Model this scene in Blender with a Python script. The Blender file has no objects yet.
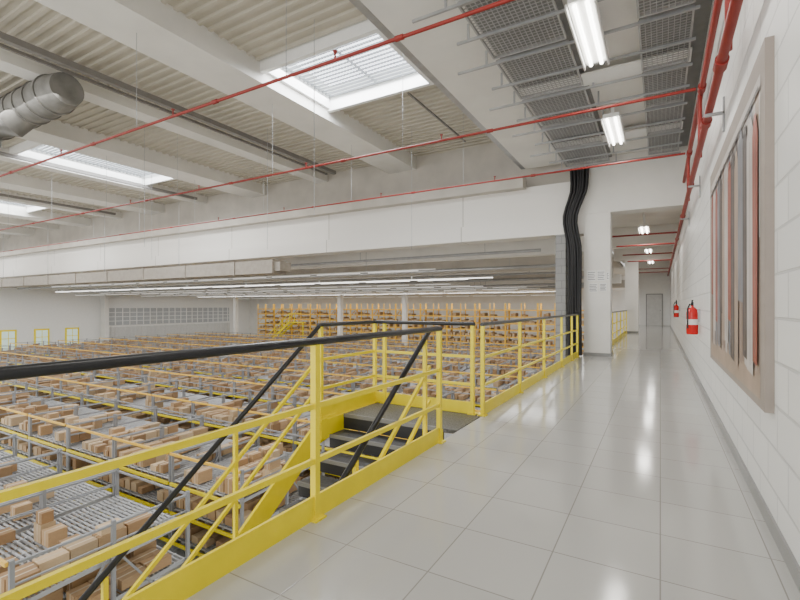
import bpy, bmesh, math, random
from mathutils import Vector, Matrix
random.seed(7)
S=bpy.context.scene
COL=S.collection
TH=math.radians(30.1); CZ=1.32; F=449.0

# ---------------- materials ----------------
def mat(name,c,rough=.5,metal=0.,var=.06,scale=6.,emit=None,es=0.,bump=0.,rnd=0.):
    m=bpy.data.materials.new(name); m.use_nodes=True
    nt=m.node_tree; b=nt.nodes['Principled BSDF']
    b.inputs['Roughness'].default_value=rough; b.inputs['Metallic'].default_value=metal
    tc=nt.nodes.new('ShaderNodeTexCoord')
    n=nt.nodes.new('ShaderNodeTexNoise'); n.inputs['Scale'].default_value=scale; n.inputs['Detail'].default_value=4
    nt.links.new(tc.outputs['Object'],n.inputs['Vector'])
    r=nt.nodes.new('ShaderNodeMapRange')
    r.inputs['From Min'].default_value=.3; r.inputs['From Max'].default_value=.7
    r.inputs['To Min'].default_value=1-var; r.inputs['To Max'].default_value=1+var
    nt.links.new(n.outputs['Fac'],r.inputs['Value'])
    h=nt.nodes.new('ShaderNodeHueSaturation'); h.inputs['Color'].default_value=(*c,1)
    if rnd>0:
        oi=nt.nodes.new('ShaderNodeObjectInfo')
        mr=nt.nodes.new('ShaderNodeMapRange'); mr.inputs['To Min'].default_value=1-rnd; mr.inputs['To Max'].default_value=1+rnd
        nt.links.new(oi.outputs['Random'],mr.inputs['Value'])
        mu=nt.nodes.new('ShaderNodeMath'); mu.operation='MULTIPLY'
        nt.links.new(mr.outputs[0],mu.inputs[0]); nt.links.new(r.outputs[0],mu.inputs[1])
        nt.links.new(mu.outputs[0],h.inputs['Value'])
    else:
        nt.links.new(r.outputs[0],h.inputs['Value'])
    nt.links.new(h.outputs[0],b.inputs['Base Color'])
    if emit:
        b.inputs['Emission Color'].default_value=(*emit,1); b.inputs['Emission Strength'].default_value=es
    if bump>0:
        bp=nt.nodes.new('ShaderNodeBump'); bp.inputs['Strength'].default_value=bump; bp.inputs['Distance'].default_value=.02
        nt.links.new(n.outputs['Fac'],bp.inputs['Height']); nt.links.new(bp.outputs[0],b.inputs['Normal'])
    return m
def brickmat(name,c1,c2,cm,w,h,mortar,rough,axes,offset,bump,mrough=None):
    m=bpy.data.materials.new(name); m.use_nodes=True
    nt=m.node_tree; b=nt.nodes['Principled BSDF']; b.inputs['Roughness'].default_value=rough
    tc=nt.nodes.new('ShaderNodeTexCoord'); sp=nt.nodes.new('ShaderNodeSeparateXYZ'); cb=nt.nodes.new('ShaderNodeCombineXYZ')
    nt.links.new(tc.outputs['Object'],sp.inputs[0])
    nt.links.new(sp.outputs[axes[0]],cb.inputs[0]); nt.links.new(sp.outputs[axes[1]],cb.inputs[1])
    k=nt.nodes.new('ShaderNodeTexBrick'); k.offset=offset
    k.inputs['Scale'].default_value=1; k.inputs['Brick Width'].default_value=w; k.inputs['Row Height'].default_value=h
    k.inputs['Mortar Size'].default_value=mortar; k.inputs['Mortar Smooth'].default_value=.3
    k.inputs['Color1'].default_value=(*c1,1); k.inputs['Color2'].default_value=(*c2,1); k.inputs['Mortar'].default_value=(*cm,1)
    nt.links.new(cb.outputs[0],k.inputs['Vector']); nt.links.new(k.outputs['Color'],b.inputs['Base Color'])
    bp=nt.nodes.new('ShaderNodeBump'); bp.invert=True; bp.inputs['Strength'].default_value=bump; bp.inputs['Distance'].default_value=.01
    nt.links.new(k.outputs['Fac'],bp.inputs['Height']); nt.links.new(bp.outputs[0],b.inputs['Normal'])
    return m
YEL=mat('yellow_paint',(.90,.74,.0),.35,var=.04)
BLK=mat('black_handrail_paint',(.012,.013,.016),.3,var=.1)
CONC=mat('painted_white_concrete',(.74,.725,.685),.75,var=.06,scale=1.2)
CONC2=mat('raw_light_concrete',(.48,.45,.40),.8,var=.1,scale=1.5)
SHEET=mat('corrugated_sheet_metal',(.50,.465,.39),.55,var=.06,scale=1.)
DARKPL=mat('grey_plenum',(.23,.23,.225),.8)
MESHM=mat('galvanised_wire',(.42,.42,.42),.45,.3)
GALV=mat('galvanised_steel',(.40,.41,.42),.4,.5,var=.1)
RACKG=mat('grey_rack_steel',(.31,.32,.34),.45,.3)
ROLL=mat('roller_zinc',(.43,.44,.46),.35,.3)
RED=mat('red_pipe_paint',(.26,.018,.012),.5)
REDX=mat('extinguisher_red',(.6,.006,.006),.25)
WHT=mat('white_paint',(.82,.82,.80),.45,var=.02)
SLAT=mat('louvre_slat_grey',(.34,.35,.36),.5,var=.02)
GLASS=mat('skylight_polycarbonate',(.9,.95,1),.5,emit=(.88,.94,1),es=5.)
TUBE=mat('fluorescent_tube',(1,1,1),.5,emit=(1,.97,.9),es=12)
STRIP=mat('trunk_tube',(1,1,1),.5,emit=(1,.98,.93),es=.35)
CARD=[mat('cardboard_a',(.48,.32,.18),.8,rnd=.2),mat('cardboard_b',(.58,.43,.27),.8,rnd=.2),mat('cardboard_c',(.40,.25,.13),.8,rnd=.2)]
TAPE=mat('packing_tape',(.62,.50,.34),.3)
TREAD=mat('dark_tread_plate',(.07,.07,.073),.5,.2,scale=40,var=.3,bump=.3)
RISER=mat('black_riser_plate',(.025,.025,.027),.5,.2)
NOSE=mat('tread_nosing',(.22,.22,.22),.45,.3)
TREADL=mat('landing_checker_plate',(.12,.12,.125),.45,.3,scale=45,var=.5,bump=.6)
WFLOOR=mat('warehouse_concrete_floor',(.66,.67,.64),.4,var=.06,scale=.6)
TILE=brickmat('glossy_porcelain_tile',(.475,.47,.445),(.505,.50,.475),(.29,.275,.25),.5,.5,.004,.12,(0,1),0.,.1)
BLOCK=brickmat('painted_block_wall',(.73,.73,.715),(.77,.77,.755),(.59,.59,.58),.5,.25,.009,.45,(1,2),.5,.8)
BEAMM=brickmat('painted_precast_beam',(.72,.70,.66),(.75,.73,.69),(.45,.43,.39),5.2,9.,.02,.7,(0,2),0.,.4)
GBLOCK=brickmat('grey_block_masonry',(.26,.26,.26),(.31,.31,.30),(.2,.2,.2),.4,.2,.01,.8,(0,2),.5,.6)
GREYB=mat('grey_skirting',(.27,.27,.265),.35)
POSTF=mat('greige_board',(.33,.285,.25),.6)
RUB=mat('black_rubber',(.010,.010,.011),.6)
ORG=mat('orange_beam_paint',(.90,.55,.06),.4)
CARDL=[mat('pale_cardboard_a',(.58,.43,.26),.8),mat('pale_cardboard_b',(.66,.53,.36),.8),mat('pale_cardboard_c',(.48,.34,.19),.8)]
DKGL=mat('grey_louvre_glass',(.42,.44,.46),.3)
GREEN=mat('pale_window_green',(.55,.7,.6),.2,emit=(.8,.95,.85),es=.4)
DOORM=mat('pale_door_paint',(.60,.60,.585),.4)
PAPER=mat('white_paper',(.82,.82,.8),.6,var=.02)
INK=mat('dark_print',(.1,.1,.12),.6)
DUCT=mat('spiral_duct_metal',(.20,.195,.18),.6,.2,var=.3,scale=3)
FDUCT=mat('grey_brown_duct',(.34,.305,.26),.5,.2,var=.1)
DKTRAY=mat('dark_cable_trunking',(.20,.19,.18),.5)

# ---------------- builders ----------------
class MB:
    def __init__(s): s.v=[];s.f=[];s.m=[]
    def poly(s,pts,mi=0):
        n=len(s.v); s.v+= [tuple(p) for p in pts]; s.f.append(tuple(range(n,n+len(pts)))); s.m.append(mi)
    def box(s,a,b,mi=0):
        x0,y0,z0=[min(a[i],b[i]) for i in range(3)]; x1,y1,z1=[max(a[i],b[i]) for i in range(3)]
        n=len(s.v)
        s.v+=[(x0,y0,z0),(x1,y0,z0),(x1,y1,z0),(x0,y1,z0),(x0,y0,z1),(x1,y0,z1),(x1,y1,z1),(x0,y1,z1)]
        for q in ((0,3,2,1),(4,5,6,7),(0,1,5,4),(1,2,6,5),(2,3,7,6),(3,0,4,7)):
            s.f.append(tuple(n+i for i in q)); s.m.append(mi)
        return s
    def cyl(s,p,q,r,seg=10,r2=None,mi=0,caps=True):
        p=Vector(p);q=Vector(q); d=(q-p).normalized(); r2=r if r2 is None else r2
        a=Vector((0,0,1)) if abs(d.z)<.9 else Vector((1,0,0))
        u=d.cross(a).normalized(); w=d.cross(u).normalized()
        n=len(s.v)
        for i in range(seg):
            t=2*math.pi*i/seg; e=u*math.cos(t)+w*math.sin(t)
            s.v.append(tuple(p+e*r)); s.v.append(tuple(q+e*r2))
        for i in range(seg):
            j=(i+1)%seg
            s.f.append((n+2*i,n+2*i+1,n+2*j+1,n+2*j)); s.m.append(mi)
        if caps:
            s.f.append(tuple(n+2*i for i in range(seg))); s.m.append(mi)
            s.f.append(tuple(n+2*i+1 for i in range(seg))[::-1]); s.m.append(mi)
        return s
    def tube(s,pts,r,seg=8,mi=0):
        pts=[Vector(p) for p in pts]; n=len(s.v)
        for i,p in enumerate(pts):
            d=(pts[min(i+1,len(pts)-1)]-pts[max(i-1,0)]).normalized()
            a=Vector((1,.17,0)).normalized() if abs(d.z)>.5 else Vector((0,0,1))
            u=d.cross(a).normalized(); w=d.cross(u).normalized()
            for k in range(seg):
                t=2*math.pi*k/seg; s.v.append(tuple(p+(u*math.cos(t)+w*math.sin(t))*r))
        for i in range(len(pts)-1):
            for k in range(seg):
                j=(k+1)%seg
                s.f.append((n+i*seg+k,n+(i+1)*seg+k,n+(i+1)*seg+j,n+i*seg+j)); s.m.append(mi)
        s.f.append(tuple(n+k for k in range(seg))); s.m.append(mi)
        s.f.append(tuple(n+(len(pts)-1)*seg+k for k in range(seg))[::-1]); s.m.append(mi)
        return s
    def lathe(s,c,prof,seg=20,mi=0):
        c=Vector(c)
        for (r0,z0),(r1,z1) in zip(prof,prof[1:]):
            n=len(s.v)
            for i in range(seg):
                t=2*math.pi*i/seg
                s.v.append((c.x+r0*math.cos(t),c.y+r0*math.sin(t),c.z+z0)); s.v.append((c.x+r1*math.cos(t),c.y+r1*math.sin(t),c.z+z1))
            for i in range(seg):
                j=(i+1)%seg; s.f.append((n+2*i,n+2*j,n+2*j+1,n+2*i+1)); s.m.append(mi)
        return s
    def prismX(s,yz,x0,x1,mi=0):
        n=len(s.v);k=len(yz)
        s.v+=[(x0,y,z) for y,z in yz]+[(x1,y,z) for y,z in yz]
        s.f.append(tuple(range(n,n+k)));s.m.append(mi)
        s.f.append(tuple(range(n+k,n+2*k))[::-1]);s.m.append(mi)
        for i in range(k):
            j=(i+1)%k; s.f.append((n+i,n+k+i,n+k+j,n+j)); s.m.append(mi)
        return s
    def mesh(s,name,mats,off=(0,0,0),smooth=False):
        me=bpy.data.meshes.new(name)
        me.from_pydata([(v[0]-off[0],v[1]-off[1],v[2]-off[2]) for v in s.v],[],s.f)
        if not isinstance(mats,(list,tuple)): mats=[mats]
        for m in mats: me.materials.append(m)
        me.polygons.foreach_set('material_index',s.m)
        bm=bmesh.new(); bm.from_mesh(me)
        if smooth: bmesh.ops.remove_doubles(bm,verts=bm.verts,dist=1e-5)
        bmesh.ops.recalc_face_normals(bm,faces=bm.faces); bm.to_mesh(me); bm.free()
        if smooth:
            me.polygons.foreach_set('use_smooth',[True]*len(me.polygons))
            try: me.set_sharp_from_angle(angle=math.radians(40))
            except Exception: pass
        me.update(); return me
def thing(name,loc,label,cat,group=None):
    o=bpy.data.objects.new(name,None); o.location=loc; o.empty_display_size=.1
    COL.objects.link(o); o['label']=label; o['category']=cat
    if group:o['group']=group
    return o
def wloc(o):
    l=Vector(o.location)
    while o.parent: o=o.parent; l+=Vector(o.location)
    return l
def part(par,name,mb,mats,smooth=False,label=None):
    me=mb.mesh(name,mats,wloc(par),smooth)
    o=bpy.data.objects.new(name,me); o.parent=par; COL.objects.link(o)
    if label:o['label']=label
    return o
def sub(par,name):
    o=bpy.data.objects.new(name,None); o.parent=par; COL.objects.link(o); return o
def single(name,mb,mats,label,cat,loc=(0,0,0),group=None,smooth=False):
    me=mb.mesh(name,mats,loc,smooth)
    o=bpy.data.objects.new(name,me); o.location=loc; COL.objects.link(o)
    o['label']=label;o['category']=cat
    if group:o['group']=group
    return o
def struct(name,mb,mats,smooth=False,label=None):
    me=mb.mesh(name,mats,(0,0,0),smooth); o=bpy.data.objects.new(name,me); COL.objects.link(o); o['kind']='structure'
    if label:o['label']=label
    return o
def proj(x,y,z):
    D=-x*math.sin(TH)+y*math.cos(TH); u=x*math.cos(TH)+y*math.sin(TH)
    if D<.3: return None
    return 400+F*u/D, 306+F*(CZ-z)/D, D

XR=.57; XE=-1.85; WZ=-4.0; YP=12.8; YEND=35.; XW=-50.; YB=44.
# ---------------- shell ----------------
struct('floor',MB().box((XE,-3,-.22),(XR,YEND,0)),TILE)
struct('floor.001',MB().box((XW-.3,-6,WZ-.2),(XE+.4,YB+.3,WZ)),WFLOOR)
struct('wall_right',MB().box((XR,-3,-.2),(XR+.25,YEND,5.4)),BLOCK)
struct('wall_end',MB().box((XE,YEND,-.2),(XR+.25,YEND+.2,4.6)),WHT)
struct('wall_left',MB().box((XW-.3,-6,WZ),(XW,YB,6.3)),WHT)
struct('wall_back',MB().box((XW,YB,WZ),(XE,YB+.3,4.4)),CONC)
struct('baseboard_right',MB().box((XR-.015,-3,0),(XR,YEND,.09)),GREYB)
struct('ceiling',MB().box((-3.3,-3,5.2),(XR+.2,YP,6.4)),CONC)
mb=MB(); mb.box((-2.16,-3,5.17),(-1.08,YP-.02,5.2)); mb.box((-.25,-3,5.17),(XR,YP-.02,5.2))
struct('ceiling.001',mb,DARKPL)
struct('ceiling.002',MB().box((XE-.4,YP+.5,4.3),(XR+.2,YEND,4.5)),CONC)
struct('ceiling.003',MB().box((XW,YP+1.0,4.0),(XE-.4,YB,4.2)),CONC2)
beams=[-7.6-3.5*i for i in range(12)]
edges=[-3.3]+beams+[XW]
def corr(x0,x1,y0,y1,z=6.3,p=.22,h=.045,m=None):
    m=m or MB(); y=y0
    while y<y1-.01:
        q=[(y,z+h),(y+p*.6,z+h),(y+p*.64,z),(y+p*.96,z),(y+p,z+h)]
        q=[(min(a,y1),b) for a,b in q]
        for (a,b),(c,d) in zip(q,q[1:]):
            if c>a: m.poly([(x0,a,b),(x1,a,b),(x1,c,d),(x0,c,d)])
        y+=p
    m.box((x0,y0,z+.12),(x1,y1,z+.16))
    return m
ci=4; wn=1
for i in range(len(edges)-1):
    a=edges[i+1];b=edges[i]
    sky=(i%3==0)
    SK0,SK1=(6.5,8.75) if i==0 else (6.1,10.4)
    if not sky:
        struct('ceiling.%03d'%ci,corr(a,b,-3,YP+.6),SHEET);ci+=1
    else:
        xl=a+(.6 if i==0 else .35);xr=b-(1.0 if i==0 else .35)
        xc=xr+.12
        struct('ceiling.%03d'%ci,corr(a,b,-3,SK0),SHEET);ci+=1
        struct('ceiling.%03d'%ci,corr(a,b,SK1,YP+.6),SHEET);ci+=1
        if i==0: struct('ceiling.%03d'%ci,corr(xc,b,SK0,SK1),SHEET);ci+=1
        m=MB(); m.box((a,SK0,6.1),(xc,SK0+.1,6.75)); m.box((a,SK1-.1,6.1),(xc,SK1,6.75))
        m.box((a,SK0+.1,6.15),(xl,SK1-.1,6.75)); m.box((xr,SK0+.1,6.1),(xc if i==0 else b,SK1-.1,6.75))
        struct('trim_%d'%(20+i),m,WHT)
        w=MB(); w.poly([(xl,SK0+.1,6.7),(xr,SK0+.1,6.7),(xr,SK1-.1,6.7),(xl,SK1-.1,6.7)],0)
        y=SK0+.16
        while y<SK1-.13:
            w.box((xl,y,6.41),(xr,y+.035,6.45),1); y+=.13
        for k in range(3):
            xx=xl+(xr-xl)*k/2; w.box((xx-.02,SK0+.1,6.45),(xx+.02,SK1-.1,6.49),1)
        struct('window_%d'%wn,w,[GLASS,SLAT]);wn+=1
        l=bpy.data.lights.new('skylight_daylight','AREA'); l.shape='RECTANGLE'; l.size=xr-xl; l.size_y=SK1-SK0-.3; l.energy=340; l.color=(.95,.975,1)
        lo=bpy.data.objects.new('skylight_daylight',l); lo.location=((xl+xr)/2,(SK0+SK1)/2,6.36); COL.objects.link(lo); lo.visible_camera=False
for i,x in enumerate(beams):
    w=.52 if i%2==0 else .24
    d=5.9 if i%2==0 else 6.0
    struct('trim_%d'%(40+i),MB().box((x-w,-3,d),(x+w,YP+.6,6.42)),CONC)
struct('trim_60',MB().box((-3.42,-3,5.2),(-3.3,YP,5.45)).box((-3.36,-3,5.45),(-3.3,YP,6.4)),GALV)
struct('trim_1',MB().box((XW,YP,3.25),(XE+.1,YP+.5,4.68)).box((XW,YP-.14,3.25),(-2.2,YP,3.7)),BEAMM)
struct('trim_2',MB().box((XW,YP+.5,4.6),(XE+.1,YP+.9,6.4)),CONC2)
struct('trim_3',MB().box((XE+.1,YP-.02,3.76),(XR,YP+.5,5.2)),CONC)
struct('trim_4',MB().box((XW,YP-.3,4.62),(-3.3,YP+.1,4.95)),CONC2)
n=5
for y,z0 in ((15.4,3.05),(18.5,2.8),(21.8,2.95),(24.5,2.75),(30,2.7),(36,2.65),(42,2.65)):
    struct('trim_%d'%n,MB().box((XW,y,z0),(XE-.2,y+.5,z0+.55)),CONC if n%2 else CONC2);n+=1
for y in (19,24.6,32.8):
    struct('trim_%d'%n,MB().box((XE-.15,y,3.55),(XR,y+.45,4.3)),CONC);n+=1
for x in (-13,-25,-37):
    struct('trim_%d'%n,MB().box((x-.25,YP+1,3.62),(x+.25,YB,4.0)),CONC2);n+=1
m=MB().box((-.85,YEND-.04,0),(.15,YEND,2.15),0).box((-.79,YEND-.06,0),(.09,YEND-.03,2.09),1).box((-.02,YEND-.12,1.0),(.02,YEND-.06,1.06),0)
struct('door_1',m,[GREYB,DOORM])
for k in range(3):
    y=17.0+k*2.5
    m=MB().box((XW,y-.6,-3.1),(XW+.06,y+.6,-.8),0)
    m.box((XW+.05,y-.46,-2.96),(XW+.08,y+.46,-.94),1)
    m.box((XW+.07,y-.02,-2.95),(XW+.1,y+.02,-.95),0).box((XW+.07,y-.46,-1.6),(XW+.1,y+.46,-1.55),0)
    struct('window_%d'%(10+k),m,[YEL,GREEN])
m=MB().box((XW,25.2,-.7),(XW+.1,40.5,1.1),0)
y=25.2
while y<40.55: m.box((XW+.1,y,-.7),(XW+.16,y+.08,1.1),1); y+=.75
for z in (-.3,.15,.6): m.box((XW+.1,25.2,z),(XW+.14,40.5,z+.06),1)
struct('window_20',m,[DKGL,WHT])
m=MB().box((XW,25.2,-3.4),(XW+.05,40.5,-.9))
y=25.2
while y<40.5: m.box((XW+.05,y,-3.4),(XW+.1,y+.2,-.9)); y+=.4
struct('trim_62',m,DOORM)
# ---------------- columns ----------------
def column(x0,x1,y0,y1,z0,z1,label):
    w=MB().box((x0,y0,z0),(x1,y1,z1))
    o=thing('column',((x0+x1)/2,(y0+y1)/2,z0),label,'column')
    part(o,'shaft',w,CONC)
    part(o,'plinth',MB().box((x0-.015,y0-.015,z0),(x1+.015,y1+.015,z0+.09)),GREYB)
    return o
column(-1.76,-1.12,YP,YP+.5,0,3.76,'square white concrete column beside the railing end with notices')
column(-1.5,-.92,24.6,25.05,0,3.55,'square white concrete column along the tiled corridor')
column(-1.8,-1.3,32.8,33.2,0,3.55,'square white concrete column along the tiled corridor')
COLS=[(-28,36),(-20.5,36),(-43.5,36),(-49.5,24.5)]
for x,y in COLS:
    w_=.2 if x>-45 else .45
    column(x-w_,x+w_,y+.05,y+.45,WZ,2.65 if y==36 else 2.75,'slim white concrete column rising from the warehouse floor')
for k,(dx,z,w,h) in enumerate(((-1.68,1.98,.22,.28),(-1.44,1.98,.2,.28),(-1.22,2.0,.08,.2),(-1.64,1.68,.22,.24),(-1.38,1.7,.18,.22))):
    m=MB().box((dx,YP-.012,z),(dx+w,YP,z+h),0)
    for q in range(5): m.box((dx+.02,YP-.014,z+.03+q*h/6),(dx+w-.02-.02*(q%2),YP-.012,z+.045+q*h/6),1)
    single('notice',m,[PAPER,INK],'white printed notice sheet taped to the concrete column','notice',(dx,YP,z),group='notices on the column')
single('block_pier',MB().box((-2.46,YP-.14,WZ),(-2.2,YP,3.25)).box((-2.46,YP,WZ),(-2.12,YP+.3,3.25)),GBLOCK,'grey concrete block pier beside the black cables','pier',(-2.3,YP,WZ))

# ---------------- railings ----------------
def beam_between(m,p,q,w,h):
    p=Vector(p);q=Vector(q);d=(q-p).normalized()
    s=d.cross(Vector((0,0,1))).normalized()*w/2; u=s.cross(d).normalized()*h/2
    n=len(m.v)
    for c in (p,q):
        for a,b in ((-1,-1),(1,-1),(1,1),(-1,1)): m.v.append(tuple(c+s*a+u*b))
    for f in ((0,1,2,3),(7,6,5,4),(0,4,5,1),(1,5,6,2),(2,6,7,3),(3,7,4,0)):
        m.f.append(tuple(n+i for i in f)); m.m.append(0)
    return m
def rail(par,pts_posts,z0fun,a,b,kick=True,below=0.,rails=(.70,.36),top=1.08,pw=.042):
    for (x,y) in pts_posts:
        z=z0fun(x,y)
        m=MB().box((x-pw/2,y-pw/2,z-below),(x+pw/2,y+pw/2,z+top))
        m.box((x-.05,y-.05,z-below),(x+.05,y+.05,z-below+.012))
        part(par,'post',m,YEL)
    za=z0fun(*a);zb=z0fun(*b)
    part(par,'handrail',MB().tube([(a[0],a[1],za+top+.02),(b[0],b[1],zb+top+.02)],.024,12),BLK,True,'black round handrail')
    for r in rails:
        part(par,'mid_rail',beam_between(MB(),(a[0],a[1],za+r),(b[0],b[1],zb+r),.025,.033),YEL)
    if kick:
        part(par,'kick_plate',beam_between(MB(),(a[0],a[1],za+.01),(b[0],b[1],zb+.01),.018,.27),YEL)
flat=lambda x,y:0.
xr=XE-.005
o=thing('guard_railing',(xr,1,0),'yellow steel guard railing with black handrail along tiled walkway beside stairs','railing')
rail(o,[(xr,.33),(xr,2.15),(xr,3.96)],flat,(xr,-2.5),(xr,3.985))
o=thing('guard_railing',(xr,9,0),'yellow steel guard railing with black handrail running up to the column','railing')
rail(o,[(xr,y) for y in (5.19,6.85,8.5,10.2,11.5,12.35)],flat,(xr,5.165),(xr,12.4))
o=thing('guard_railing',(-1.42,18,0),'yellow steel guard railing between two concrete columns','railing')
rail(o,[(-1.42,y) for y in (13.4,15.2,17,18.8,20.6,22.6,24.3)],flat,(-1.42,13.35),(-1.42,24.5))
XO=-3.41
o=thing('guard_railing',(XO,5,0),'yellow guard railing around the metal stair landing','railing')
rail(o,[(XO,5.19),(XO+.16,5.19),(xr-.13,5.19)],flat,(XO,5.19),(xr-.1,5.19))
rail(o,[(XO,4.05)],flat,(XO,5.17),(XO,4.0))
struct('trim_61',MB().box((XE-.012,-3,-.3),(XE,YEND,-.14)),YEL)
st=thing('metal_staircase',(-2.7,1.4,WZ),'dark metal staircase with yellow stringers and railings down to the warehouse','staircase')
SL=.72; Y0=4.42
m=MB().box((XO+.05,Y0,-.04),(XE-.015,5.25,0),0).box((XO+.05,Y0,-.18),(XI_:=-2.03,Y0+.04,-.04),1)
m.box((XO+.05,Y0-.005,-.04),(-2.03,Y0+.02,.004),2)
part(st,'landing',m,[TREADL,RISER,NOSE],label='dark checker plate landing')
part(st,'landing_frame',MB().box((XO-.01,4.0,-.22),(XO+.05,5.3,.0)).box((XO,5.25,-.22),(XE-.015,5.31,.0)),YEL)
XI=-2.0
for k in range(1,21):
    y=Y0-.264*k; z=-.19*k
    m=MB().box((XO+.035,y,z-.03),(XI-.03,y+.27,z),0)
    m.box((XO+.035,y+.01,z-.155),(XI-.03,y+.018,z-.03),1)
    m.box((XO+.035,y-.012,z-.035),(XI-.03,y+.016,z+.004),2)
    part(st,'tread',m,[TREAD,RISER,NOSE])
for x in (XO,XI):
    part(st,'stringer',MB().prismX([(4.3,.03),(4.0,.03),(-1.35,.03-SL*5.35),(-1.35,-.24-SL*5.35),(4.0,-.26),(4.3,-.2)],x,x+.03),YEL,label='yellow stair stringer plate')
for x,posts in ((XO+.01,(2.83,1.7,.55,-.6)),(XI+.02,(3.9,2.75,1.6,.5,-.6))):
    rl=sub(st,'stair_railing')
    zf=lambda X,Y:-SL*(4.0-Y)
    rail(rl,[(x,y) for y in posts],zf,(x,4.0),(x,-1.3),kick=False,below=.05,rails=(.72,.38),top=1.06,pw=.034)
o=thing('yellow_access_stair',(-38,38.2,WZ),'small yellow access stair beside the tall orange racks','stair')
for yy in (37.9,38.7):
    part(o,'stringer',beam_between(MB(),(-41,yy,WZ+.1),(-36.5,yy,-.5),.06,.25),YEL)
    part(o,'handrail',beam_between(MB(),(-41,yy,WZ+1.1),(-36.5,yy,.5),.06,.07),YEL)
    for k in range(5):
        x_=-41+4.5*k/4; z_=WZ+.1+3.4*k/4
        part(o,'post',MB().box((x_-.03,yy-.03,z_),(x_+.03,yy+.03,z_+1.0)),YEL)
for k in range(16):
    x_=-40.8+4.2*k/15; z_=WZ+.25+3.2*k/15
    part(o,'tread',MB().box((x_-.14,37.9,z_-.02),(x_+.14,38.7,z_+.02)),GALV)
part(o,'platform',MB().box((-36.5,37.9,-.6),(-34.8,38.7,-.5)),YEL)
part(o,'platform_leg',MB().box((-34.9,38.25,WZ),(-34.8,38.35,-.6)),YEL)
part(o,'handrail',MB().box((-36.5,37.9,.45),(-34.8,37.94,.52)),YEL)

# ---------------- sprinkler pipes ----------------
def pipe(name,pts,r,label):
    o=thing(name,pts[0],label,'pipe')
    part(o,'pipe_run',MB().tube(pts,r,12),RED,True)
    return o
for y,z in ((4.3,4.29),(7.35,4.29),(10.35,4.29)):
    o=pipe('sprinkler_pipe',[(.42,y,z),(-49.5,y,z)],.021,'thin red sprinkler pipe crossing under the roof')
    for x in (-2.5,-5.6,-9,-12.5,-16,-19.5,-23,-30): part(o,'coupling',MB().cyl((x-.05,y,z),(x+.05,y,z),.031,12),RED,True)
    for x in (-4.2,-7.6,-18.1,-21.6)+((-11.1,-14.6) if y>5 else ()): part(o,'hanger_rod',MB().cyl((x,y,z),(x,y,6.3 if x>-5 else 5.9),.005,6),GALV)
    for x in (-3.4,-6.6,-10.2,-13.3): part(o,'sprinkler_head',MB().cyl((x,y,z),(x,y,z+.1),.012,8).cyl((x,y,z+.1),(x,y,z+.11),.03,8),RED)
XM=.44
o=pipe('sprinkler_main',[(XM,-2.9,3.35),(XM,20,3.35)],.038,'red main fire pipe running along the block wall')
for y in (1,3,4.6,6,9,12,16): part(o,'coupling',MB().cyl((XM,y-.08,3.35),(XM,y+.08,3.35),.052,14),RED,True)
for y in (2.4,5.6,8.8,12): part(o,'bracket',MB().box((.40,y,3.28),(.567,y+.04,3.305)).box((.55,y,3.1),(.567,y+.04,3.45)),GALV)
o=pipe('sprinkler_main',[(.49,-2.9,4.29),(.49,12.7,4.29)],.035,'red upper fire pipe running along the block wall')
for y in (4.3,7.35,10.35):
    part(o,'riser',MB().cyl((.48,y+.2,3.4),(.48,y+.2,4.27),.028,12),RED,True)
    part(o,'coupling',MB().cyl((.49,y-.08,4.29),(.49,y+.08,4.29),.05,14),RED,True)
for y in (14.5,17,20,23,28,31):
    pipe('sprinkler_pipe',[(.40,y,3.35),(-1.3,y,3.35)],.024,'short red sprinkler branch across the corridor')
pipe('sprinkler_main',[(.44,20.1,3.35),(.44,34.8,3.35)],.042,'red fire pipe continuing along the far corridor wall')

for x,z,r in ((-9.9,6.0,.06),(-10.25,6.0,.03),(-17.5,6.0,.05),(-24,6.0,.05),(-5.0,6.2,.02)):
    single('conduit',MB().box((x-r,-3 if x<-6 else 9,z-r),(x+r,YP-.3,z+r)),DKTRAY,'grey cable trunking strapped below the roof sheets','conduit',(x,0,z))
for y,z,r in ((14.2,3.05,.05),(17.0,2.8,.06),(20.0,2.75,.05),(23.2,2.7,.07),(27.6,2.6,.07),(31.5,2.6,.07)):
    o=thing('service_pipe',(-25,y,z),'thin galvanised service pipe running below the hall ceiling','pipe')
    part(o,'pipe_run',MB().cyl((-48,y,z),(-3.2,y,z),r,8),GALV,True)
    for x in (-42,-34,-26,-18,-10,-5): part(o,'hanger_rod',MB().cyl((x,y,z),(x,y,4.0),.01,5),GALV)
# ---------------- ceiling mesh and struts ----------------
def meshpanel(x0,x1,y0,y1,z):
    m=MB(); t=.005
    x=x0
    while x<=x1+.001: m.box((x-t,y0,z),(x+t,y1,z+.008)); x+=(x1-x0)/round((x1-x0)/.065)
    y=y0
    while y<=y1+.001: m.box((x0,y-t,z+.006),(x1,y+t,z+.014)); y+=(y1-y0)/round((y1-y0)/.065)
    for a in (x0,x1): m.box((a-.012,y0,z-.01),(a+.012,y1,z+.03))
    for a in (y0,y1): m.box((x0,a-.012,z-.01),(x1,a+.012,z+.03))
    return m
PL=1.5
for (xa,xb) in ((-2.14,-1.12),(-.24,.36)):
    base=None
    for k in range(9):
        y0=-.9+k*PL
        if base is None:
            base=single('wire_mesh_panel',meshpanel(xa,xb,y0,y0+1.38,5.0),MESHM,'galvanised wire mesh ceiling panel on struts','mesh panel',((xa+xb)/2,y0,5.0),group='wire mesh ceiling panels')
        else:
            c=base.copy(); c.location=((xa+xb)/2,y0,5.0); COL.objects.link(c)
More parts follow.
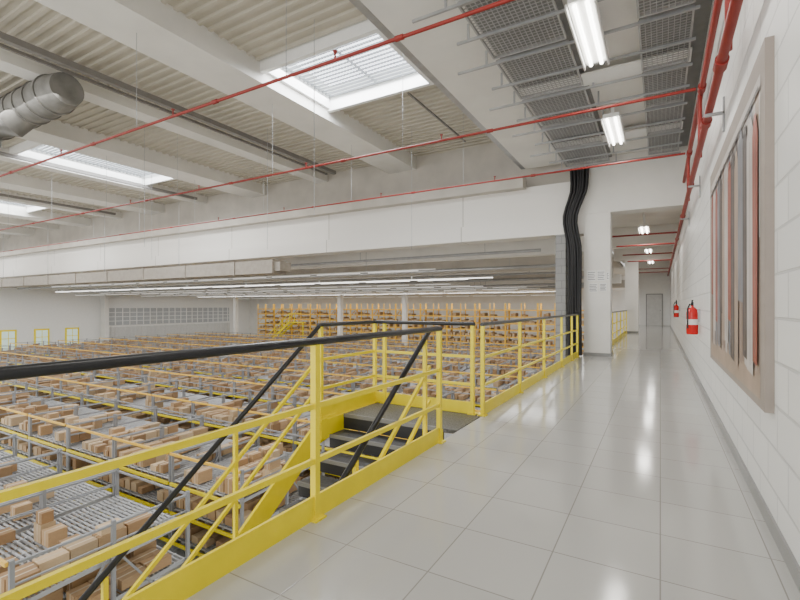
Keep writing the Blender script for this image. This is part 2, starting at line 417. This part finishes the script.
for k in range(18):
    y=.55+k*.75
    if y>12.6: break
    x0=-2.75 if k%2==0 else -2.45
    single('ceiling_strut',MB().box((x0,y,4.95),(.42,y+.03,4.985)).box((-2.3,y+.005,4.98),(-2.27,y+.025,5.2)).box((-.98,y+.005,4.98),(-.95,y+.025,5.2)),GALV,'galvanised strut channel carrying the mesh ceiling','strut',(-1,y,4.94),group='ceiling struts')
for k in range(4):
    y=1.7+k*3
    single('ceiling_plate',MB().box((-2.16,y,5.03),(.4,y+.42,5.05)),WHT,'pale solid infill plate between mesh ceiling panels','ceiling plate',(-1,y,5.04),group='ceiling infill plates')
# ---------------- lights ----------------
def fluo(x,y,z,L=1.55,zc=5.17):
    o=thing('fluorescent_light',(x,y,z),'twin-tube fluorescent ceiling light, switched on','light',group='corridor fluorescent lights')
    part(o,'housing',MB().box((x-.14,y-L/2,z+.05),(x+.14,y+L/2,z+.12)).box((x-.03,y-.4,z+.11),(x+.03,y-.36,zc)).box((x-.03,y+.36,z+.11),(x+.03,y+.4,zc)),WHT)
    for s in (-1,1): part(o,'reflector',MB().prismX([(y-L/2,z+.05),(y+L/2,z+.05),(y+L/2,z-.02),(y-L/2,z-.02)],x+s*.15,x+s*.17),WHT)
    for s in (-1,1): part(o,'tube',MB().cyl((x+s*.07,y-L/2+.03,z+.02),(x+s*.07,y+L/2-.03,z+.02),.024,10),TUBE,True)
    l=bpy.data.lights.new('fluorescent_glow','AREA'); l.shape='RECTANGLE'; l.size=.3; l.size_y=L; l.energy=30; l.color=(1,.96,.9)
    lo=bpy.data.objects.new('fluorescent_glow',l); lo.location=(x,y,z-.04); COL.objects.link(lo); lo.visible_camera=False
for y in (2.8,6.3,10.0): fluo(-.8,y,4.8)
fluo(-.45,16.6,3.75,1.3,4.28); fluo(-.45,23,3.75,1.3,4.28); fluo(-.45,29,3.75,1.3,4.28)

def area(loc,rot,sx,sy,e,col=(1,1,1)):
    l=bpy.data.lights.new('fill_lamp','AREA'); l.shape='RECTANGLE'; l.size=sx; l.size_y=sy; l.energy=e; l.color=col
    lo=bpy.data.objects.new('fill_lamp',l); lo.location=loc; lo.rotation_euler=rot; COL.objects.link(lo); lo.visible_camera=False; return lo  # added fill lamp, hidden from the camera
for y in (16.4,20.9,27,33,39):
    area((-25,y,2.55),(0,0,0),44,.8,950,(1,.98,.95))  # unseen strips supplying the hall light of the dim trunking rows
for y in (0,4,11): area((-28,y,5.5),(0,0,0),36,.6,520,(1,.98,.94))  # added fill strips below the high roof, no fixtures modelled there
for y,z,xa,xb in ((14.6,2.6,-36,-7),(16.5,2.35,-40,-5.5),(20.5,2.25,-46,-8),(22.6,2.5,-46,-10),(26.5,2.3,-46,-6),(28.5,2.5,-46,-6),(33,2.3,-46,-6),(35,2.5,-46,-6),(38.5,2.2,-46,-6)):
    o=thing('light_trunking',((xa+xb)/2,y,z),'long suspended white light trunking over the racks','light')
    part(o,'trunk',MB().box((xa,y-.03,z+.03),(xb,y+.03,z+.07)),WHT)
    x=xa
    while x<xb-1.3:
        part(o,'tube',MB().box((x+.1,y-.02,z),(x+2.3,y+.02,z+.03)),STRIP); x+=2.6
    x=xa+1
    while x<xb:
        part(o,'hanger_rod',MB().cyl((x,y,z+.06),(x,y,4.0),.01,5),GALV); x+=5

# ---------------- ducts ----------------
o=thing('air_duct',(-25,12,2.8),'long dull grey-brown flat metal air duct on hangers','duct')
part(o,'duct_body',MB().box((-45,11.6,2.5),(-12.0,12.3,2.98)),FDUCT)
for x in range(-44,-12,3): part(o,'flange',MB().box((x-.03,11.57,2.47),(x+.03,12.33,3.01)),FDUCT)
part(o,'end_taper',MB().prismX([(11.68,2.58),(12.22,2.58),(12.22,2.9),(11.68,2.9)],-12.0,-11.7),FDUCT)
for x in range(-42,-12,6): part(o,'hanger_rod',MB().cyl((x,12,2.98),(x,12,5.9),.01,5),GALV)
ax=(-10.4,4.45,5.55)
o=thing('ventilation_duct',ax,'weathered grey round ventilation duct with end cone','duct')
DZ=5.68
part(o,'duct_body',MB().cyl((-10.75,4.45,DZ),(-16,4.45,DZ),.37,28),DUCT,True)
for x in (-10.8,-11.3,-11.8,-12.25,-12.7,-13.6): part(o,'flange',MB().cyl((x,4.45,DZ),(x-.05,4.45,DZ),.395,28),DUCT,True)
part(o,'end_cone',MB().cyl((-10.75,4.45,DZ),(-10.3,4.45,DZ),.37,28,.31),DUCT,True)
part(o,'branch',MB().tube([(-12.0,4.45,DZ-.1),(-12.2,4.2,DZ-.45),(-12.6,3.95,DZ-.7),(-13.2,3.8,DZ-.75),(-15,3.8,DZ-.75)],.27,20),DUCT,True)
for x in (-11.5,-13.5): part(o,'hanger_rod',MB().cyl((x,4.45,6.0),(x,4.45,6.3),.01,6),GALV)
for x,y in ((-5.2,6.0),(-6.0,11),(-9.5,9),(-12,7),(-15,9)):
    single('hanging_wire',MB().cyl((x,y,2.9),(x,y,6.3),.006,5),GALV,'thin steel suspension wire hanging from the roof','wire',(x,y,6.3),group='suspension wires')

# ---------------- black cable bundle ----------------
o=thing('cable_bundle',(-1.98,12.6,0),'thick packed black cables dropping in an S bend beside the column','cables')
for k in range(12):
    a=k%6; b=k//6
    pts=[]
    for i in range(25):
        t=i/24; z=4.95-4.93*t
        sp=.075+.03*max(0,(1-t*3.5)) 
        off=-.12*math.sin(min(1,max(0,(t-.08)/.37))*math.pi)**2
        pts.append((-1.96+off+(a-2.5)*sp*.75+(.12 if t<.12 else .12*max(0,1-(t-.12)*7))+.012*math.sin(5*t+k*1.7),12.62-b*.05+.012*math.sin(7*t+a),z))
    part(o,'cable',MB().tube(pts,.034,8),RUB,True)

# ---------------- wall picture ----------------
py0,py1,pz0,pz1=3.32,6.6,.70,2.88
o=thing('wall_picture',(XR,(py0+py1)/2,pz0),'large greige board with faded printed photo of hanging garments','picture')
part(o,'board',MB().box((XR-.045,py0,pz0),(XR,py1,pz1)),POSTF)
x=XR-.046
iy0,iy1,iz0,iz1=py0+.13,py1-.15,pz0+.05,pz1-.15
m=MB()
PM=[mat('print_brown',(.27,.20,.165),.5,var=.2,scale=3),mat('print_red',(.30,.075,.05),.5,var=.25,scale=4),mat('print_dark',(.085,.07,.068),.5,var=.3,scale=4),mat('print_blue_grey',(.20,.205,.23),.5,var=.2,scale=4),mat('print_beige',(.36,.27,.21),.5,var=.15,scale=3),mat('print_white',(.50,.465,.44),.5,var=.15,scale=3)]
lay=[0]
def P(pts,mi):
    lay[0]+=1; xx=x-.0002*lay[0]
    m.poly([(xx,iy0+(iy1-iy0)*max(0,min(1,a)),iz0+(iz1-iz0)*max(0,min(1,b))) for a,b in pts],mi)
P([(0,0),(1,0),(1,1),(0,1)],0)
P([(0,.5),(1,.5),(1,1),(0,1)],5)
P([(0,0),(1,0),(1,.1),(0,.08)],4)
for k in range(14): P([(k/14+.01,.07),(k/14+.05,.08),(k/14+.055,.97),(k/14+.015,.97)],(4,3,5,0,2)[k%5])
def garment(c,w,top,bot,mi):
    P([(c-w*.38,bot),(c+w*.38,bot+.01),(c+w*.42,top-.3),(c+w*.44,top-.06),(c+w*.15,top),(c-w*.12,top),(c-w*.44,top-.07),(c-w*.42,top-.35)],mi)
    P([(c-w*.05,bot+.03),(c,bot+.03),(c+w*.04,top-.08),(c,top-.08)],0 if mi!=0 else 3)
for c,w,t,b,mi in ((.94,.1,.93,.35,1),(.87,.1,.95,.15,5),(.8,.09,.92,.2,1),(.73,.09,.94,.08,3),(.66,.1,.92,.25,2),(.59,.08,.9,.12,4),(.52,.1,.95,.12,5),(.45,.09,.92,.22,1),(.38,.09,.94,.06,2),(.31,.08,.9,.05,4),(.24,.1,.95,.3,3),(.17,.08,.93,.1,2),(.1,.1,.92,.06,5),(.04,.07,.9,.1,1)):
    garment(c,w,t,b,mi)
P([(0,.95),(1,.93),(1,.945),(0,.965)],2)
part(o,'printed_photo',m,PM)
# ---------------- fire extinguishers ----------------
def ext(y,z,s=1.,label=''):
    x=XR-.11
    o=thing('fire_extinguisher',(x,y,z),label,'fire extinguisher')
    R=.085*s
    part(o,'body',MB().lathe((x,y,z),[(0,0),(R*.9,0),(R,.02),(R,.36*s),(R*.85,.41*s),(R*.45,.445*s),(.022,.455*s),(.022,.48*s),(0,.48*s)],22),REDX,True)
    part(o,'label_band',MB().lathe((x,y,z),[(R+.001,.16*s),(R+.001,.25*s)],22),PAPER,True,'white instruction label')
    part(o,'valve',MB().cyl((x,y,z+.47*s),(x,y,z+.525),.02,10).box((x-.015,y-.09,z+.52),(x+.015,y+.03,z+.535)).box((x-.012,y-.1,z+.555),(x+.012,y+.02,z+.57)).box((x-.012,y,z+.52),(x+.012,y+.03,z+.57)),RUB)
    part(o,'hose',MB().tube([(x,y-.02,z+.49),(x-.04,y-.08,z+.5),(x-.07,y-.11,z+.42),(x-.07,y-.11,z+.2),(x-.07,y-.1,z+.1)],.012,8),RUB,True)
    part(o,'wall_bracket',MB().box((x+.07,y-.04,z+.2),(XR,y+.04,z+.42)),GALV)
ext(8.9,.85,1.0,'red fire extinguisher with black hose bracketed to the block wall')
ext(17.5,.95,.9,'red fire extinguisher on the corridor wall farther along')

# ---------------- flow racks ----------------
MW,MD=2.1,2.3
NL=8; LW=(MW-.1)/NL
LV=(.5,1.1,1.7)
def rackparts(x,y):
    fr=MB()
    for a in (0,MW):
        for b in (0,MD/2,MD):
            fr.box((x+a-.025,y+b-.025,WZ),(x+a+.025,y+b+.025,WZ+2.3))
        fr.box((x+a-.018,y,WZ+.25),(x+a+.018,y+MD,WZ+.3)).box((x+a-.018,y,WZ+2.23),(x+a+.018,y+MD,WZ+2.26)).box((x+a-.012,y,WZ+1.98),(x+a+.012,y+MD,WZ+2.0))
        beam_between(fr,(x+a,y,WZ+.3),(x+a,y+MD/2,WZ+1.9),.02,.03); beam_between(fr,(x+a,y+MD/2,WZ+1.9),(x+a,y+MD,WZ+.3),.02,.03)
    fr.box((x,y+MD/2-.02,WZ+.26),(x+MW,y+MD/2+.02,WZ+.3))
    fr.box((x,y+MD-.015,WZ+2.23),(x+MW,y+MD+.015,WZ+2.26))
    beds=[]
    for lv in LV:
        m=MB(); z=WZ+lv
        for k in range(NL+1):
            xx=x+.05+k*LW
            m.prismX([(y,z-.05),(y+MD,z+.05),(y+MD,z+.11),(y,z+.01)],xx-.007,xx+.007)
        for k in range(NL):
            xx=x+.05+k*LW
            for j in range(32):
                yy=y+.04+j*.072; zz=z-.01+.1*(yy-y)/MD
                m.cyl((xx+.005,yy,zz),(xx+LW-.005,yy,zz),.021,6,caps=False)
        beds.append(m)
    ybs=[]
    for lv in LV:
        ybs.append(MB().box((x,y-.065,WZ+lv-.09),(x+MW,y-.03,WZ+lv-.03)))
    ybs.append(MB().box((x,y-.065,WZ+2.24),(x+MW,y-.03,WZ+2.29)))
    return fr,beds,ybs
fr,beds,ybs=rackparts(0,0)
mf=fr.mesh('upright_frame',RACKG); mbeds=[b.mesh('roller_bed',ROLL) for b in beds]; mys=[b.mesh('yellow_beam',ORG if k==3 else YEL) for k,b in enumerate(ybs)]
allm=MB()
def merge(dst,src,mi):
    n=len(dst.v); dst.v+=src.v; dst.f+=[tuple(i+n for i in f) for f in src.f]; dst.m+=[mi]*len(src.f)
merge(allm,fr,0)
for b in beds[1:]: merge(allm,b,1)
for k,b in enumerate(ybs): merge(allm,b,3 if k==3 else 2)
mall=allm.mesh('flow_rack',[RACKG,ROLL,YEL,ORG])
mods=[]
for k in range(11):
    y0=2.3+3.4*k
    if y0+MD>37.8: break
    x=-6.6 if k<2 else (-4.2 if k<4 else -2.9)
    while x-MW>XW+3:
        x-=MW+.07
        ok=False
        for cx in (x,x+MW):
            for cy in (y0,y0+MD):
                p=proj(cx,cy,WZ+2)
                if p and -15<p[0]<640 and p[1]<640: ok=True
        for (qx,qy) in COLS:
            if x-.25<qx<x+MW+.25 and y0-.45<qy+.2<y0+MD+.3: ok=False
        if ok:
            p=proj(x+MW/2,y0+MD/2,WZ+2); mods.append((p[2] if p else 3,x,y0))
mods.sort()
boxes=[]
for i,(D,x,y) in enumerate(mods):
    if i<45:
        o=bpy.data.objects.new('flow_rack',None); o.location=(x,y,WZ); COL.objects.link(o)
        for nm,me in [('upright_frame',mf)]+[('roller_bed',b) for b in mbeds]+[('yellow_beam',q) for q in mys]:
            c=bpy.data.objects.new(nm,me); c.parent=o; c.location=(0,0,-WZ); COL.objects.link(c)
    else:
        o=bpy.data.objects.new('flow_rack',mall); o.location=(x,y,0); COL.objects.link(o)
    o['label']='grey gravity flow rack with roller lanes and yellow beams'; o['category']='rack'; o['group']='flow racks on the warehouse floor'
    for li,lv in enumerate(LV):
        if li==0 and D>14: continue
        ml=random.random()
        for ln in range(NL):
            t=.04 if random.random()<.75 else .8
            run=random.choice((0,1,1,2,3,4,5)) if li==2 else random.randint(3,6)
            if li==2 and ml<.3: run+=2
            w=random.uniform(.18,.23);d=random.uniform(.24,.4);h=random.uniform(.12,.26)
            for q in range(run):
                if random.random()<.3: w=random.uniform(.15,.23);d=random.uniform(.18,.42);h=random.uniform(.09,.3)
                if t+d>MD: break
                zz=WZ+lv+.03+.1*(t+d)/MD
                bx=x+.05+(ln+.5)*LW
                boxes.append((D+(2-li)*5,bx,y+t+d/2,zz,w,d,h,random.randrange(3)))
                if li==2 and random.random()<.12: boxes.append((D,bx,y+t+d/2,zz+h+.003,w*.85,d*.8,h*.6,random.randrange(3)))
                t+=d+random.choice((.012,.015,.02,.12))
boxes=[b for b in boxes if (lambda p:p and -5<p[0]<600 and p[1]<605)(proj(b[1],b[2],b[3]+.2))]
boxes.sort()
BM=[]
for j in range(3):
    m=MB().box((-.5,-.5,0),(.5,.5,1),0)
    m.box((-.07,-.503,.0),(.07,.503,1.004),1)
    BM.append(m.mesh('cardboard_box',[CARD[j],TAPE]))
for b in boxes[:295]:
    o=bpy.data.objects.new('cardboard_box',BM[b[7]]); o.location=b[1:4]; o.scale=b[4:7]; o.rotation_euler=(0,0,random.uniform(-.015,.015)); COL.objects.link(o)
    o['label']='brown cardboard carton resting on roller lanes'; o['category']='box'; o['group']='cartons on the flow racks'
m=MB()
for b in boxes[295:]:
    D,x,y,z,w,d,h,c=b
    m.box((x-w/2,y-d/2,z),(x+w/2,y+d/2,z+h),c)
o=single('cardboard_boxes',m,CARD,'many brown cartons on the distant flow racks','boxes'); o['kind']='stuff'

# ---------------- tall pallet racks at the back ----------------
def prack():
    fr=MB();bs=[];ct=MB()
    W=2.75;Dp=1.2
    for a in (0,W/2,W):
        for b in (0,Dp): fr.box((a-.035,b-.035,WZ),(a+.035,b+.035,1.55))
        for k in range(5): beam_between(fr,(a,0,WZ+.2+k),(a,Dp,WZ+1.1+k),.03,.03)
    fr.box((0,Dp-.02,WZ+.05),(W,Dp+.02,WZ+.1))
    rr=random.Random(3)
    for k in range(9):
        z=WZ+.1+.6*k
        bs.append(MB().box((0,-.08,z),(W,-.036,z+.1)).box((0,-.05,z+.07),(W,Dp,z+.09)))
        t=.06
        while t<W-.25 and k<8:
            w=rr.uniform(.14,.26)
            if t+w>W-.05: break
            if rr.random()<.62:
                h=rr.uniform(.12,.32); ct.box((t,.15,z+.095),(t+w,1.1,z+.095+h),rr.randrange(3))
            t+=w+rr.choice((.02,.03,.12))
    return fr,bs,ct
fr,bs,ct=prack()
f1=fr.mesh('upright_frame',ORG);f2=[b.mesh('shelf_beam',ORG) for b in bs];f3=ct.mesh('stored_cartons',CARDL)
for k in range(14):
    o=bpy.data.objects.new('pallet_rack',None); o.location=(-43.0+k*2.83,39.2,WZ); COL.objects.link(o)
    o['label']='tall pallet rack with orange beams and stacked cartons'; o['category']='rack'; o['group']='tall pallet racks at the back wall'
    for nm,me in [('upright_frame',f1),('stored_cartons',f3)]+[('shelf_beam',q) for q in f2]:
        c=bpy.data.objects.new(nm,me); c.parent=o; c.location=(0,0,-WZ); COL.objects.link(c)
        if nm=='stored_cartons': c['kind']='stuff'

# ---------------- world, fill, camera ----------------
w=bpy.data.worlds.new('World'); S.world=w; w.use_nodes=True
bg=w.node_tree.nodes['Background']; bg.inputs[0].default_value=(1,.98,.95,1); bg.inputs[1].default_value=.95
area((-22,-7,2.5),(math.radians(100),0,0),40,7,2050,(1,.98,.94))  # added fill behind the camera, tilted up to brighten the high roof
area((-.6,-3.5,2.4),(math.radians(90),0,0),2.2,3,72,(1,.98,.94))  # added fill for the corridor, out of view behind the camera
cam=bpy.data.cameras.new('camera'); co=bpy.data.objects.new('camera',cam); COL.objects.link(co)
co.location=(0,0,CZ); co.rotation_euler=(math.radians(90),0,TH)
cam.sensor_width=36; cam.lens=F/800*36; cam.shift_y=6/800; cam.clip_start=.05; cam.clip_end=300
S.camera=co
